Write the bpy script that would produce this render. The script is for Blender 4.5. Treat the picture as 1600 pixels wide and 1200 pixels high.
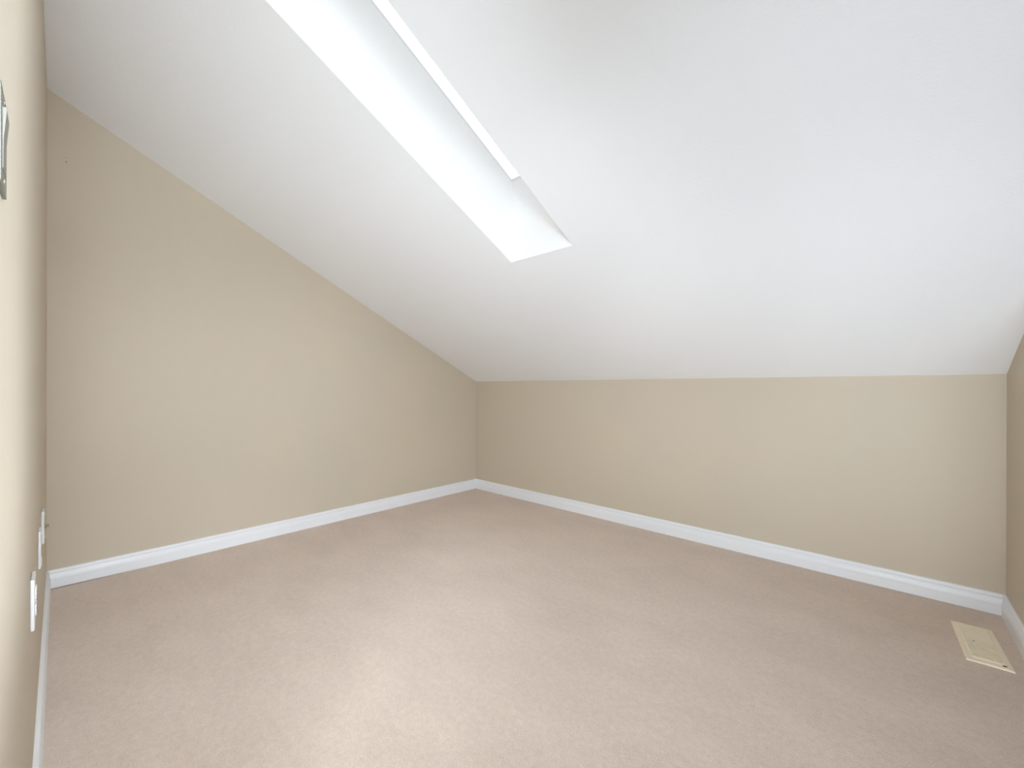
import bpy, bmesh, math, random
from mathutils import Vector, Matrix

random.seed(7)
for o in list(bpy.data.objects):
    bpy.data.objects.remove(o)
S = 1.06                                   # eye height in metres; the room below is given in metres
C = bpy.context.scene.collection

# ------------------------------------------------------------------ camera
cam_d = bpy.data.cameras.new('camera')
cam = bpy.data.objects.new('camera', cam_d)
C.objects.link(cam)
bpy.context.scene.camera = cam
F, CX, CY = 644.289, 796.144, 608.043
cam_d.sensor_fit = 'HORIZONTAL'
cam_d.sensor_width = 36.0
cam_d.lens = 36.0 * F / 1600
cam_d.shift_x = (800 - CX) / 1600
cam_d.shift_y = (CY - 600) / 1600
cam_d.clip_start = 0.01
yaw, pit, rol = 0.741569, -0.000852, 0.002736
fw = Vector((-math.sin(yaw) * math.cos(pit), math.cos(yaw) * math.cos(pit), math.sin(pit)))
r0 = Vector((math.cos(yaw), math.sin(yaw), 0))
u0 = r0.cross(fw)
rr = math.cos(rol) * r0 + math.sin(rol) * u0
uu = -math.sin(rol) * r0 + math.cos(rol) * u0
M = Matrix((rr, uu, -fw)).transposed().to_4x4()
M.translation = Vector((0, 0, S))
cam.matrix_world = M

# ------------------------------------------------------------------ room measures
XL, XR, YB, YN = -3.05937 * S, 0.39085 * S, 2.83740 * S, -0.04253 * S
K, SL = 1.07172 * S, 0.48734                # knee wall height, roof slope
X1, X2, YS = -1.46721 * S, -1.08288 * S, 1.61329 * S
SHAFT = 0.42358 * S                         # vertical depth of the skylight shaft
YU = 0.05 * S                               # upper end of the skylight
BH = 0.0925 * S                             # baseboard height
XD = -0.64 * S                              # doorway edge in the front wall
def zc(y): return K + SL * (YB - y)
LY = YN - 0.11                              # far side of the front wall
LB, LL = -2.0, -1.9                         # open area behind the photographer: its back and left walls
XA, YR = XR + 2.9, 2.2 * S                  # the room opens to the right in front of the short side wall
T_SKY, T_WIN, SKY = 0.42, 0.22, 7.2         # glass transmittances, sky strength
FILL_LAMPS = [((0.35, 0.08, 1.5), (-3.2, 0.5, 2.5), .4, 60, 2.2),    # (position, aim, size, spread in degrees, watts)
         ((0.35, 0.08, 1.3), (-2.8, 0.8, 0.2), .4, 60, 7.4),
         ((0.20, -0.25, 1.5), (-0.6, 3.0, 0.7), .4, 80, 3.6),
         ((0.35, 0.15, 1.7), (-2.2, 1.0, 0.0), .4, 110, 4.8),
         ((0.30, 0.05, 0.3), (-2.6, 0.8, 2.2), .4, 60, 4.8),
         ((0.25, 0.02, 1.2), (-2.6, 2.6, 1.2), .4, 60, 3.9),
         ((0.50, -1.00, 1.9), (-1.4, 1.4, 0.0), .6, 60, 6.0),
         ((0.30, 0.05, 0.2), (-0.2, 2.9, 1.1), .4, 60, 2.7),
         ((-0.20, -0.60, 0.5), (-1.0, 1.8, 1.6), .8, 120, 6.3),
         ((0.80, 0.25, 0.3), (0.0, 2.0, 1.6), .8, 150, 9.6),
         ((0.60, 0.50, 1.60), (-0.9, -0.04, 1.60), (.15, 1.8), 18, 3.6)]

# ------------------------------------------------------------------ daylight, lamps, exposure
sc = bpy.context.scene
sc.view_settings.view_transform = 'Standard'
sc.view_settings.look = 'None'
sc.view_settings.gamma = 1.0
sc.view_settings.use_curve_mapping = False
sc.view_settings.exposure = 0.0
sc.cycles.max_bounces = 24
sc.cycles.diffuse_bounces = 16
sc.cycles.transparent_max_bounces = 16
sc.cycles.use_denoising = True
sc.cycles.sample_clamp_indirect = 0

world = bpy.data.worlds.new('overcast_sky')
sc.world = world
world.use_nodes = True
wn, wl = world.node_tree.nodes, world.node_tree.links
wn.clear()
wo = wn.new('ShaderNodeOutputWorld'); wb = wn.new('ShaderNodeBackground')
wt = wn.new('ShaderNodeTexCoord'); ws = wn.new('ShaderNodeSeparateXYZ'); wr = wn.new('ShaderNodeValToRGB')
wl.new(wt.outputs['Generated'], ws.inputs[0]); wl.new(ws.outputs['Z'], wr.inputs[0])
wr.color_ramp.elements[0].position = 0.0; wr.color_ramp.elements[0].color = (0.42, 0.42, 0.42, 1)
wr.color_ramp.elements[1].position = 0.06; wr.color_ramp.elements[1].color = (0.86, 0.87, 0.88, 1)
e = wr.color_ramp.elements.new(0.9); e.color = (0.97, 0.98, 0.99, 1)
wl.new(wr.outputs[0], wb.inputs[0]); wb.inputs[1].default_value = SKY
wl.new(wb.outputs[0], wo.inputs[0])

def area(name, loc, direction, sx, sy, energy=0, portal=False, color=(1, 1, 1)):
    d = bpy.data.lights.new(name, 'AREA'); d.shape = 'RECTANGLE'; d.size = sx; d.size_y = sy
    d.energy = energy; d.color = color
    if portal: d.cycles.is_portal = True
    o = bpy.data.objects.new(name, d); C.objects.link(o)
    o.location = loc
    o.rotation_euler = Vector(direction).to_track_quat('-Z', 'Y').to_euler()
    return o
ym = (YU + YS) / 2
po = area('skylight_portal', ((X1 + X2) / 2, ym, zc(ym) + SHAFT + 0.07), (0, 0, -1), X2 - X1 + .1, YS - YU + .2, portal=True)
po.rotation_euler = (-math.atan(SL), 0, 0)
WY0, WY1, WZ0, WZ1 = -1.3, 1.5, 0.35, 2.05   # big window added in the far right wall for fill daylight
VX0, VX1 = -0.6, 2.4                        # unseen window added in the back wall, fills the room from behind
area('right_fill_window_portal', (XA + 0.09, (WY0 + WY1) / 2, (WZ0 + WZ1) / 2), (-1, 0, 0), WY1 - WY0, WZ1 - WZ0, portal=True)
area('back_fill_window_portal', ((VX0 + VX1) / 2, LB - 0.09, (WZ0 + WZ1) / 2), (0, 1, 0), VX1 - VX0, WZ1 - WZ0, portal=True)
FILL_TINT = (0.89, 0.985, 1.075)
for p, a, size, spread, watt in FILL_LAMPS:      # unseen fill lamps added behind and beside the camera to even out the room
    sx, sy = size if isinstance(size, tuple) else (size, size)
    o = area('fill_lamp', p, Vector(a) - Vector(p), sx, sy, watt, color=FILL_TINT)
    o.data.spread = math.radians(spread)

# ------------------------------------------------------------------ materials
def mat(name, col, rough=0.6, spec=0.5):
    m = bpy.data.materials.new(name); m.use_nodes = True
    b = m.node_tree.nodes['Principled BSDF']
    b.inputs['Base Color'].default_value = (*col, 1); b.inputs['Roughness'].default_value = rough
    b.inputs['Specular IOR Level'].default_value = spec
    return m
def add_bump(m, scale, strength, dist, detail=3, rough=0.55, second=None):
    n, l = m.node_tree.nodes, m.node_tree.links
    tc = n.new('ShaderNodeTexCoord'); no = n.new('ShaderNodeTexNoise'); bu = n.new('ShaderNodeBump')
    no.inputs['Scale'].default_value = scale; no.inputs['Detail'].default_value = detail; no.inputs['Roughness'].default_value = rough
    bu.inputs['Strength'].default_value = strength; bu.inputs['Distance'].default_value = dist
    l.new(tc.outputs['Object'], no.inputs['Vector']); l.new(no.outputs[0], bu.inputs['Height'])
    l.new(bu.outputs[0], n['Principled BSDF'].inputs['Normal'])
    return tc, bu
def vary(m, tc, scale, c0, c1, p0=0.35, p1=0.65):
    n, l = m.node_tree.nodes, m.node_tree.links
    no = n.new('ShaderNodeTexNoise'); no.inputs['Scale'].default_value = scale; no.inputs['Detail'].default_value = 4
    ra = n.new('ShaderNodeValToRGB')
    ra.color_ramp.elements[0].position = p0; ra.color_ramp.elements[0].color = (*c0, 1)
    ra.color_ramp.elements[1].position = p1; ra.color_ramp.elements[1].color = (*c1, 1)
    l.new(tc.outputs['Object'], no.inputs['Vector']); l.new(no.outputs[0], ra.inputs[0])
    l.new(ra.outputs[0], n['Principled BSDF'].inputs['Base Color'])

WALL = (0.565, 0.494, 0.391)
m_wall = mat('beige_wall_paint', WALL, 0.55, 0.35)
tcw, _ = add_bump(m_wall, 160, 0.15, 0.0015)
vary(m_wall, tcw, 1.6, (0.556, 0.490, 0.391), (0.572, 0.498, 0.391))
m_ceil = mat('white_textured_ceiling_paint', (0.87, 0.89, 0.915), 0.8, 0.2)
add_bump(m_ceil, 120, 0.35, 0.0025, 3, 0.6)
m_shaft = mat('white_knockdown_shaft_paint', (0.90, 0.905, 0.905), 0.8, 0.2)
add_bump(m_shaft, 75, 0.55, 0.004, 3, 0.6)
m_trim = mat('white_semigloss_trim_paint', (0.80, 0.815, 0.84), 0.35, 0.5)
add_bump(m_trim, 60, 0.04, 0.001)
m_plate = mat('white_plastic_plate', (0.66, 0.65, 0.645), 0.35, 0.5)
add_bump(m_plate, 300, 0.03, 0.0005)
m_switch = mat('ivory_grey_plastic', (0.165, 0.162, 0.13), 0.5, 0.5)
add_bump(m_switch, 300, 0.03, 0.0005)
m_brass = mat('dull_brass', (0.30, 0.22, 0.13), 0.4, 0.5); m_brass.node_tree.nodes['Principled BSDF'].inputs['Metallic'].default_value = 0.8
add_bump(m_brass, 900, 0.1, 0.0004)
m_dark = mat('dark_hole', (0.015, 0.013, 0.012), 0.9, 0.1)
add_bump(m_dark, 300, 0.1, 0.0005)
m_spot = mat('grey_brown_speck', (0.22, 0.19, 0.15), 0.8, 0.2)
add_bump(m_spot, 300, 0.1, 0.0005)
m_reg = mat('almond_plastic_register', (0.84, 0.75, 0.585), 0.45, 0.4)
add_bump(m_reg, 400, 0.04, 0.0005)

def carpet_material():
    m = mat('rosy_beige_cut_pile_carpet', (0.5, 0.38, 0.31), 1.0, 0.0)
    n, l = m.node_tree.nodes, m.node_tree.links
    b = n['Principled BSDF']
    b.inputs['Sheen Weight'].default_value = 0.25
    b.inputs['Sheen Roughness'].default_value = 0.6
    tc = n.new('ShaderNodeTexCoord')
    def noise(scale, detail, rough=0.6, stretch=None):
        no = n.new('ShaderNodeTexNoise'); no.inputs['Scale'].default_value = scale
        no.inputs['Detail'].default_value = detail; no.inputs['Roughness'].default_value = rough
        if stretch:
            mp = n.new('ShaderNodeMapping'); mp.inputs['Scale'].default_value = stretch[:3]; mp.inputs['Rotation'].default_value = (0, 0, stretch[3])
            l.new(tc.outputs['Object'], mp.inputs[0]); l.new(mp.outputs[0], no.inputs['Vector'])
        else:
            l.new(tc.outputs['Object'], no.inputs['Vector'])
        return no
    fine = noise(230, 3, 0.7); mid = noise(45, 4, 0.65); big = noise(2.6, 4, 0.6, (1, 1.9, 1, 0.5))
    def math_(op, a, bb, v=None):
        q = n.new('ShaderNodeMath'); q.operation = op
        for i, x in enumerate((a, bb)):
            if isinstance(x, (int, float)): q.inputs[i].default_value = x
            else: l.new(x, q.inputs[i])
        return q.outputs[0]
    f = math_('MULTIPLY', math_('SUBTRACT', fine.outputs[0], 0.5), 0.9)
    g = math_('MULTIPLY', math_('SUBTRACT', mid.outputs[0], 0.5), 0.45)
    h = math_('MULTIPLY', math_('SUBTRACT', big.outputs[0], 0.5), 0.35)
    tot = math_('ADD', math_('ADD', math_('ADD', f, g), h), 0.5)
    ra = n.new('ShaderNodeValToRGB')
    ra.color_ramp.elements[0].position = 0.2; ra.color_ramp.elements[0].color = (0.49, 0.39, 0.316, 1)
    ra.color_ramp.elements[1].position = 0.8; ra.color_ramp.elements[1].color = (0.765, 0.63, 0.525, 1)
    l.new(tot, ra.inputs[0]); l.new(ra.outputs[0], b.inputs['Base Color'])
    bu = n.new('ShaderNodeBump'); bu.inputs['Strength'].default_value = 0.7; bu.inputs['Distance'].default_value = 0.006
    l.new(math_('ADD', math_('MULTIPLY', fine.outputs[0], 0.7), math_('MULTIPLY', mid.outputs[0], 0.5)), bu.inputs['Height'])
    l.new(bu.outputs[0], b.inputs['Normal'])
    return m
m_carpet = carpet_material()

def glass_material(name, tr):
    m = bpy.data.materials.new(name); m.use_nodes = True
    n, l = m.node_tree.nodes, m.node_tree.links; n.clear()
    o = n.new('ShaderNodeOutputMaterial'); mx = n.new('ShaderNodeMixShader'); t = n.new('ShaderNodeBsdfTransparent')
    g = n.new('ShaderNodeBsdfGlossy'); fr = n.new('ShaderNodeFresnel')
    t.inputs[0].default_value = (tr * .99, tr, tr, 1); g.inputs['Roughness'].default_value = 0.02; fr.inputs[0].default_value = 1.10
    l.new(fr.outputs[0], mx.inputs[0]); l.new(t.outputs[0], mx.inputs[1]); l.new(g.outputs[0], mx.inputs[2]); l.new(mx.outputs[0], o.inputs[0])
    return m
m_sky_glass = glass_material('skylight_glass', T_SKY); m_win_glass = glass_material('window_glass', T_WIN)

# ------------------------------------------------------------------ mesh helpers
def obj(name, bm, m, parent=None, smooth=False):
    bmesh.ops.recalc_face_normals(bm, faces=bm.faces)
    me = bpy.data.meshes.new(name); bm.to_mesh(me); bm.free()
    me.materials.append(m)
    if smooth:
        for p in me.polygons: p.use_smooth = True
    o = bpy.data.objects.new(name, me); C.objects.link(o)
    if parent is not None: o.parent = parent
    return o
def structure(o, label):
    o['kind'] = 'structure'; o['label'] = label
    return o
def empty(name, loc, label=None, cat=None, group=None, rot=(0, 0, 0)):
    o = bpy.data.objects.new(name, None); o.empty_display_size = 0.05; C.objects.link(o)
    o.location = loc; o.rotation_euler = rot
    if label: o['label'] = label
    if cat: o['category'] = cat
    if group: o['group'] = group
    return o
def prism(bm, pts, off):
    """closed solid: polygon pts swept by the vector off"""
    off = Vector(off)
    a = [bm.verts.new(Vector(p)) for p in pts]
    b = [bm.verts.new(Vector(p) + off) for p in pts]
    n = len(a)
    bm.faces.new(a); bm.faces.new(list(reversed(b)))
    for i in range(n):
        j = (i + 1) % n
        bm.faces.new((a[i], b[i], b[j], a[j]))
def box(bm, x0, x1, y0, y1, z0, z1, bevel=0, seg=2):
    vs = [bm.verts.new((x, y, z)) for z in (z0, z1) for y in (y0, y1) for x in (x0, x1)]
    fs = [bm.faces.new([vs[i] for i in q]) for q in ((0, 1, 3, 2), (4, 6, 7, 5), (0, 4, 5, 1), (2, 3, 7, 6), (0, 2, 6, 4), (1, 5, 7, 3))]
    if bevel:
        ed = set(e for f in fs for e in f.edges)
        bmesh.ops.bevel(bm, geom=list(ed), offset=bevel, segments=seg, affect='EDGES', profile=0.5)
def sweep(bm, prof, path):
    """prof: list of 2-D (a, b); path: list of functions (a, b) -> point, one per station"""
    rings = [[bm.verts.new(f(a, b)) for a, b in prof] for f in path]
    n = len(prof)
    for r, q in zip(rings, rings[1:]):
        for i in range(n):
            j = (i + 1) % n
            bm.faces.new((r[i], r[j], q[j], q[i]))
    bm.faces.new(list(reversed(rings[0]))); bm.faces.new(rings[-1])
def cyl(bm, p, axis, r, h, seg=16, r2=None):
    q = Vector(axis).normalized().to_track_quat('Z', 'Y').to_matrix().to_4x4()
    T = Matrix.Translation(Vector(p) + Vector(axis).normalized() * h / 2) @ q
    bmesh.ops.create_cone(bm, cap_ends=True, segments=seg, radius1=r, radius2=r if r2 is None else r2, depth=h, matrix=T)

# ------------------------------------------------------------------ room shell
T = 0.1
bm = bmesh.new()
prism(bm, [(XL - T, LB - T, -0.06), (XA + T, LB - T, -0.06), (XA + T, YB + T, -0.06), (XL - T, YB + T, -0.06)], (0, 0, 0.06))
floor = structure(obj('floor', bm, m_carpet), 'rosy beige cut pile carpet covering the attic room floor')

ZT = 0.03
bm = bmesh.new()                            # gable wall
prism(bm, [(XL, YN - 0.11, -0.02), (XL, YB + T, -0.02), (XL, YB + T, zc(YB + T) + ZT * .5), (XL, YN - 0.11, zc(YN - 0.11) + ZT * .5)], (-T, 0, 0))
wall_left = structure(obj('wall_left', bm, m_wall), 'beige gable wall under the sloping ceiling, left of the far corner')
bm = bmesh.new()
prism(bm, [(XL - T, YB, -0.02), (XR + T, YB, -0.02), (XR + T, YB, K + .01), (XL - T, YB, K + .01)], (0, T, 0))
wall_back = structure(obj('wall_back', bm, m_wall), 'low beige knee wall where the sloping ceiling comes down')
bm = bmesh.new()
prism(bm, [(XR, YR, -0.02), (XR, YB + T, -0.02), (XR, YB + T, zc(YB + T) + ZT * .5), (XR, YR, zc(YR) + ZT * .5)], (T, 0, 0))
wall_right = structure(obj('wall_right', bm, m_wall), 'short beige side wall, only a sliver at the right edge')
bm = bmesh.new()
top = zc(YN) + ZT * .5
prism(bm, [(XL - T, YN, -0.02), (XD, YN, -0.02), (XD, YN, top), (XL - T, YN, top)], (0, -0.11, 0))
wall_front = structure(obj('wall_front', bm, m_wall), 'beige wall seen edge on along the left edge, with electrical plates')

# sloping ceiling with the skylight hole
def cp(x, y, up=0.0): return Vector((x, y, zc(y) + up))
bm = bmesh.new()
xs, ys = [XL - T, X1, X2, XA + T], [LB - T, YU, YS, YB + T]
for i in range(3):
    for j in range(3):
        if i == 1 and j == 1: continue
        prism(bm, [cp(xs[i], ys[j]), cp(xs[i + 1], ys[j]), cp(xs[i + 1], ys[j + 1]), cp(xs[i], ys[j + 1])], (0, 0, ZT))
bmesh.ops.remove_doubles(bm, verts=bm.verts, dist=1e-5)
bm.normal_update()
cut = [f for f in bm.faces if abs(f.normal.z) < .3 and X1 - .01 < f.calc_center_median().x < X2 + .01 and YU - .01 < f.calc_center_median().y < YS + .01]
for f in cut: f.material_index = 1          # the cut edge of the skylight hole is plastered like the shaft
ceiling = structure(obj('ceiling', bm, m_ceil), 'white textured ceiling sloping down to the low far wall')
ceiling.data.materials.append(m_shaft)

# skylight shaft: four plastered sides, each with its own thickness
def shaft_side(pts, off):
    b = bmesh.new(); prism(b, pts, off); return obj('shaft_side', b, m_shaft, shaft)
shaft = empty('trim_1', ((X1 + X2) / 2, ym, zc(ym)))
structure(shaft, 'white textured shaft rising from the sloping ceiling to the skylight')
shaft.location = (0, 0, 0)
SB = ZT
shaft_side([cp(X1, YU, SB), cp(X1, YS, SB), cp(X1, YS, SHAFT), cp(X1, YU, SHAFT)], (-0.03, 0, 0))
shaft_side([cp(X2, YU, SB), cp(X2, YS, SB), cp(X2, YS, SHAFT), cp(X2, YU, SHAFT)], (0.03, 0, 0))
shaft_side([cp(X1 - .03, YS, SB), cp(X2 + .03, YS, SB), cp(X2 + .03, YS, SHAFT), cp(X1 - .03, YS, SHAFT)], (0, 0.03, 0))
shaft_side([cp(X1 - .03, YU, SB), cp(X2 + .03, YU, SB), cp(X2 + .03, YU, SHAFT), cp(X1 - .03, YU, SHAFT)], (0, -0.03, 0))

# skylight: a white frame on top of the shaft with its pane
win = structure(empty('window_1', (0, 0, 0)), 'long narrow skylight at the top of the white shaft')
fr = bmesh.new()
w = 0.03
for (xa, xb, ya, yb) in ((X1 - .05, X1, YU - .05, YS + .05), (X2, X2 + .05, YU - .05, YS + .05),
                         (X1, X2, YS, YS + .05), (X1, X2, YU - .05, YU)):
    prism(fr, [cp(xa, ya, SHAFT), cp(xb, ya, SHAFT), cp(xb, yb, SHAFT), cp(xa, yb, SHAFT)], (0, 0, 0.015))
obj('window_frame', fr, m_trim, win)
gl = bmesh.new()
prism(gl, [cp(X1 - .03, YU - .03, SHAFT + .016), cp(X2 + .03, YU - .03, SHAFT + .016), cp(X2 + .03, YS + .03, SHAFT + .016), cp(X1 - .03, YS + .03, SHAFT + .016)], (0, 0, 0.006))
obj('pane', gl, m_sky_glass, win)

# ------------------------------------------------------------------ open area behind and to the right of the photographer
def wall_with_window(name, label, axis, at, a0, a1, w0, w1, out, tops):
    b = bmesh.new()
    def pt(a, z): return (at, a, z) if axis == 'x' else (a, at, z)
    off = (out, 0, 0) if axis == 'x' else (0, out, 0)
    tz = lambda a: tops(a) + ZT * .5
    for q in ([(a0, -.02), (w0, -.02), (w0, tz(w0)), (a0, tz(a0))], [(w1, -.02), (a1, -.02), (a1, tz(a1)), (w1, tz(w1))],
              [(w0, -.02), (w1, -.02), (w1, WZ0), (w0, WZ0)], [(w0, WZ1), (w1, WZ1), (w1, tz(w1)), (w0, tz(w0))]):
        prism(b, [pt(a, z) for a, z in q], off)
    return structure(obj(name, b, m_wall), label)
wall_with_window('wall_far_right', 'beige gable wall with a big added fill-light window, beyond the right edge', 'x', XA, LB - T, YR, WY0, WY1, T, zc)
wall_with_window('wall_rear', 'beige wall with a wide added fill-light window behind the photographer', 'y', LB, LL - T, XA + T, VX0, VX1, -T, lambda a: zc(LB))
bm = bmesh.new()
prism(bm, [(LL, LB, -.02), (LL, LY, -.02), (LL, LY, zc(LY) + ZT * .5), (LL, LB, zc(LB) + ZT * .5)], (-T, 0, 0))
structure(obj('wall_rear_left', bm, m_wall), 'beige wall behind the front wall')
bm = bmesh.new()
prism(bm, [(XR + T, YR, -.02), (XA + T, YR, -.02), (XA + T, YR, zc(YR) + ZT * .5), (XR + T, YR, zc(YR) + ZT * .5)], (0, T, 0))
structure(obj('wall_knee_right', bm, m_wall), 'beige wall closing the open area on the right')
def window(name, label, axis, at, w0, w1, sgn):
    r = structure(empty(name, (0, 0, 0)), label)
    b = bmesh.new()
    def bx(bb, a0, a1, z0, z1, d0, d1):
        d0, d1 = sorted((at + sgn * d0, at + sgn * d1))
        if axis == 'x': box(bb, d0, d1, a0, a1, z0, z1)
        else: box(bb, a0, a1, d0, d1, z0, z1)
    wm = (w0 + w1) / 2
    for a0, a1, z0, z1 in ((w0, w0 + .05, WZ0, WZ1), (w1 - .05, w1, WZ0, WZ1), (w0, w1, WZ0, WZ0 + .05), (w0, w1, WZ1 - .05, WZ1), (wm - .025, wm + .025, WZ0, WZ1)):
        bx(b, a0, a1, z0, z1, .03, .075)
    obj('window_frame', b, m_trim, r)
    for a0, a1 in ((w0 + .04, wm - .015), (wm + .015, w1 - .04)):
        g = bmesh.new(); bx(g, a0, a1, WZ0 + .04, WZ1 - .04, .050, .056); obj('pane', g, m_win_glass, r)
window('window_2', 'big window added for fill light in the gable wall beyond the right edge', 'x', XA, WY0, WY1, 1)
window('window_3', 'wide window added for fill light in the wall behind the photographer', 'y', LB, VX0, VX1, -1)

# ------------------------------------------------------------------ baseboards (colonial profile, mitred)
P = [(0, 0), (.0160, 0), (.0160, .440), (.0152, .452), (.0128, .456), (.0128, .474), (.0158, .480), (.0152, .56), (.0130, .66), (.0100, .735),
     (.0070, .770), (.0062, .800), (.0112, .822), (.0124, .850), (.0120, .905), (.0100, .955), (.0070, .982), (.0030, .997), (0, 1.0)]
P = [(d, h * BH) for d, h in P]
bm = bmesh.new()                            # along the gable wall; its near end stands a little off the carpet
def left_at(y, mit, up):
    return lambda d, z: Vector((XL + d, y + mit * d, z + (up if z < .02 else up * .3)))
sweep(bm, P, [left_at(YN, 1, .006), left_at(YN + .18, 0, .004), left_at(YN + .45, 0, 0.0), left_at(YB, -1, 0)])
structure(obj('baseboard_left', bm, m_trim), 'white moulded baseboard along the gable wall')
bb = structure(empty('baseboard_back', (0, 0, 0)), 'white moulded baseboard along the low knee wall, in two lengths')
XJ = -2.108 * S
for a, b, ma, mb, up, off in ((XL, XJ, 1, 0, 0, 0), (XJ, XR, 0, -1, 0.0006, .0007)):
    bm = bmesh.new()
    jm = 0.9                                # scarf joint cut on the slant
    def at(x, mit, off=off, up=up): return lambda d, z: Vector((x + mit * d, YB - d * (1 + (off / .0160)), z + (up if z > .001 else 0)))
    fa = at(a, ma) if ma else at(a + .0004, jm)
    fb = at(b, mb) if mb else at(b - .0004, jm)
    sweep(bm, P, [fa, fb]); obj('board', bm, m_trim, bb)
bm = bmesh.new()
sweep(bm, P, [(lambda d, z: Vector((XR - d, YR + 0.002, z))), (lambda d, z: Vector((XR - d, YB - d, z)))])
structure(obj('baseboard_right', bm, m_trim), 'white moulded baseboard along the right side wall')
bm = bmesh.new()
sweep(bm, P, [(lambda d, z: Vector((XL + d, YN + d, z))), (lambda d, z: Vector((XD - .01, YN + d, z)))])
structure(obj('baseboard_front', bm, m_trim), 'white moulded baseboard running towards the camera at lower left')

# ------------------------------------------------------------------ small marks
bm = bmesh.new()
cyl(bm, (XL - .0005, 0.0221 * S, 2.1393 * S), (1, 0, 0), .0032, .0012, 10)
obj('nail_hole', bm, m_spot, wall_left)
bm = bmesh.new()
cyl(bm, (XL - .0005, 0.0209 * S, 2.1598 * S), (1, 0, 0), .0018, .0012, 10)
obj('nail_hole', bm, m_spot, wall_left)
bm = bmesh.new()                            # hairline ridge where a ceiling joint has cracked
cr = [(-0.006, 2.600), (0.018, 2.615), (0.040, 2.630), (0.060, 2.646), (0.082, 2.661), (0.104, 2.668), (0.129, 2.676)]
prof = [(-.0016, .0004), (0, -.0014), (.0016, .0004)]
side = Vector((-0.45, 0.9, 0)).normalized()
def crack_at(x, y, k):
    def f(a, b):
        q = Vector((x * S, y * S, 0)) + side * a * k
        return Vector((q.x, q.y, zc(q.y) + b * k))
    return f
sweep(bm, prof, [crack_at(x, y, k) for (x, y), k in zip(cr, (.3, .8, 1, 1.2, 1, .7, .3))])
obj('crack', bm, m_ceil, ceiling)

# ------------------------------------------------------------------ electrical plates on the front wall (local: x along wall, y out of the wall, z up)
def plate_thing(name, s, z, label, cat, h=0.120, w=0.075, t=0.0075, m=m_plate):
    r = empty(name, (-s * S, YN, z * S), label, cat)
    bm = bmesh.new(); box(bm, -w / 2, w / 2, 0.0003, t, -h / 2, h / 2, bevel=0.0028, seg=3)
    obj('plate', bm, m, r)
    return r
def screw(r, x, z, t, m=m_plate, rad=.0036):
    bm = bmesh.new(); cyl(bm, (x, t - .0008, z), (0, 1, 0), rad, .0022, 14, rad * .75)
    box(bm, x - rad * .8, x + rad * .8, t + .0010, t + .0018, z - .0005, z + .0005)
    obj('screw', bm, m, r)
a = plate_thing('cable_wall_plate', 2.19, 0.513, 'white cable plate with a dark brass connector stub, nearest the gable wall corner', 'wall plate', t=0.0085)
bm = bmesh.new(); cyl(bm, (0, .008, 0), (0, 1, 0), .0066, .0026, 6); obj('hex_nut', bm, m_brass, a)
bm = bmesh.new()
for k in range(5):
    cyl(bm, (0, .0104 + k * .0018, 0), (0, 1, 0), .0047, .0011, 14); cyl(bm, (0, .0113 + k * .0018, 0), (0, 1, 0), .0042, .0010, 14)
obj('connector', bm, m_brass, a)
screw(a, 0, -.042, .0085, rad=.0042); screw(a, 0, .042, .0085, rad=.0036)
b = plate_thing('wall_plate', 1.88, 0.518, 'slim white plate in the middle, between the cable plate and the outlet', 'wall plate', h=0.117, t=0.0066)
bm = bmesh.new(); box(bm, -.011, .011, .0064, .0082, -.056, -.030, bevel=.0008, seg=2); obj('cover', bm, m_plate, b)
screw(b, 0, .042, .0066)
c = plate_thing('wall_outlet', 1.40, 0.5256, 'white outlet plate just above the baseboard, lowest in the photo and nearest the camera', 'outlet', h=0.119, w=0.072, t=0.0074)
for zz in (-.0195, .0195):
    bm = bmesh.new()
    pts = [(.0172 * math.cos(q), .0074, zz + max(-.0142, min(.0142, .0172 * math.sin(q)))) for q in [2 * math.pi * k / 28 for k in range(28)]]
    prism(bm, pts, (0, .0022, 0))
    f = obj('socket', bm, m_plate, c)
    bm = bmesh.new()
    box(bm, -.0072, -.0052, .0092, .0098, zz - .003, zz + .006); box(bm, .0052, .0072, .0092, .0098, zz - .002, zz + .005)
    cyl(bm, (0, .0092, zz - .0085), (0, 1, 0), .0024, .0006, 10)
    obj('slot', bm, m_dark, f)
screw(c, 0, 0, .0074)
sw = plate_thing('light_switch', 0.683, 1.256, 'grey ivory light switch, cropped at the left edge of the photo, high on the wall', 'switch', h=0.106, w=0.072, t=0.0032, m=m_switch)
bm = bmesh.new()                            # rocker with its upper end pressed out
prism(bm, [(-.0165, .0025, -.033), (-.0165, .0036, -.033), (-.0165, .0040, 0), (-.0165, .0062, .030), (-.0165, .0058, .033), (-.0165, .0025, .033)], (.033, 0, 0))
obj('rocker', bm, m_switch, sw)
screw(sw, 0, .0435, .0026, m_switch); screw(sw, 0, -.0435, .0026, m_switch)

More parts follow.
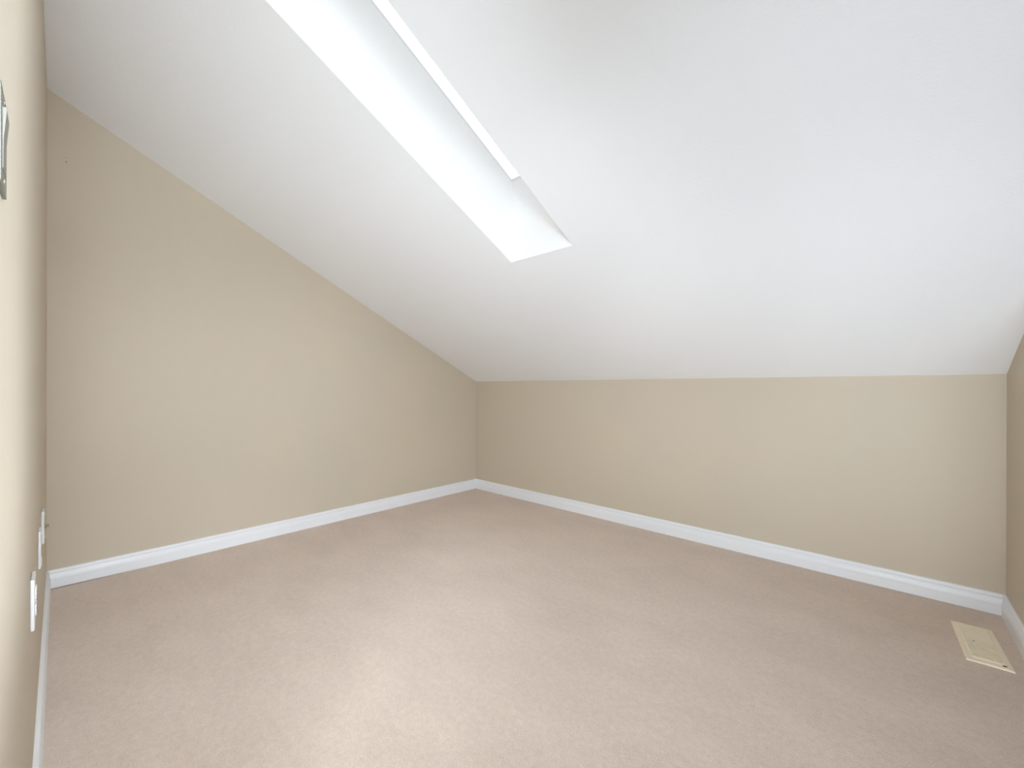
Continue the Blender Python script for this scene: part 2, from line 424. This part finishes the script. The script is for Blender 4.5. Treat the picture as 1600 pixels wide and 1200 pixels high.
# ------------------------------------------------------------------ floor register
RW, RL, RH = 0.1265, 0.350, 0.0095
reg = empty('floor_register', (0.2703 * S, 2.4415 * S, 0), 'almond plastic floor register lying in the carpet near the right baseboard', 'vent', rot=(0, 0, math.radians(2.6)))
bm = bmesh.new()
iw, i0, i1 = 0.040, -0.142, 0.160          # half width and ends of the grille opening
hw, hl = RW / 2, RL / 2
outer = [(-hw, -hl), (hw, -hl), (hw, hl), (-hw, hl)]
def ring(f, z): return [(x * f[0], y * f[1] + f[2], z) for x, y in outer]
rings = [
    [(x, y, 0.0) for x, y in outer],
    [(x * .985, y * .995, 0.0042) for x, y in outer],
    [(x * .955, y * .985, 0.0056) for x, y in outer],
    [(-iw - .006, i0 - .008, 0.0068), (iw + .006, i0 - .008, 0.0068), (iw + .006, i1 + .005, 0.0068), (-iw - .006, i1 + .005, 0.0068)],
    [(-iw - .003, i0 - .004, 0.0095), (iw + .003, i0 - .004, 0.0095), (iw + .003, i1 + .003, 0.0095), (-iw - .003, i1 + .003, 0.0095)],
    [(-iw, i0, 0.0092), (iw, i0, 0.0092), (iw, i1, 0.0092), (-iw, i1, 0.0092)],
    [(-iw, i0, 0.0030), (iw, i0, 0.0030), (iw, i1, 0.0030), (-iw, i1, 0.0030)],
]
vr = [[bm.verts.new(p) for p in r] for r in rings]
for r, q in zip(vr, vr[1:]):
    for i in range(4):
        j = (i + 1) % 4
        bm.faces.new((r[i], r[j], q[j], q[i]))
bm.faces.new(vr[-1])
obj('frame', bm, m_reg, reg)
NS = 14
pitch = (i1 - i0) / NS
def slat_bm(sgn):
    b = bmesh.new()
    h = pitch * .5
    if sgn > 0: pr = [(-h * .98, .0086), (h * .98, .0080), (h * .98, .0068), (-h * .98, .0074)]
    else: pr = [(-h * .50, .0088), (-h * .30, .0094), (h * .62, .0090), (h * .62, .0076), (-h * .30, .0040), (-h * .50, .0036)]
    prism(b, [(-iw - .001, y, z) for y, z in pr], (2 * iw + .002, 0, 0))
    return b
sA = obj('slat', slat_bm(1), m_reg, reg); sB = obj('slat', slat_bm(-1), m_reg, reg)
for k in range(NS):
    yk = i0 + (k + .5) * pitch
    src = sA if k >= NS // 2 else sB
    if k == NS // 2 or k == 0: o = src
    else:
        o = src.copy(); C.objects.link(o)
    o.location = (0, yk, 0)
for x in (-.019, .018):
    bm = bmesh.new(); box(bm, x - .0022, x + .0022, i0 - .001, i0 + pitch * 7, .0030, .0094, bevel=.0005, seg=1)
    obj('rib', bm, m_reg, reg)
bm = bmesh.new(); cyl(bm, (-.0165, .0005, .0080), (0, 0, 1), .0034, .0026, 14, .0028); obj('damper_knob', bm, m_spot, reg)
bm = bmesh.new()
prism(bm, [(.0405 + .0062 * math.cos(q), -.1535 + .0042 * math.sin(q), .0060) for q in [2 * math.pi * k / 18 for k in range(18)]], (0, 0, .0012))
obj('lever_hole', bm, m_dark, reg)
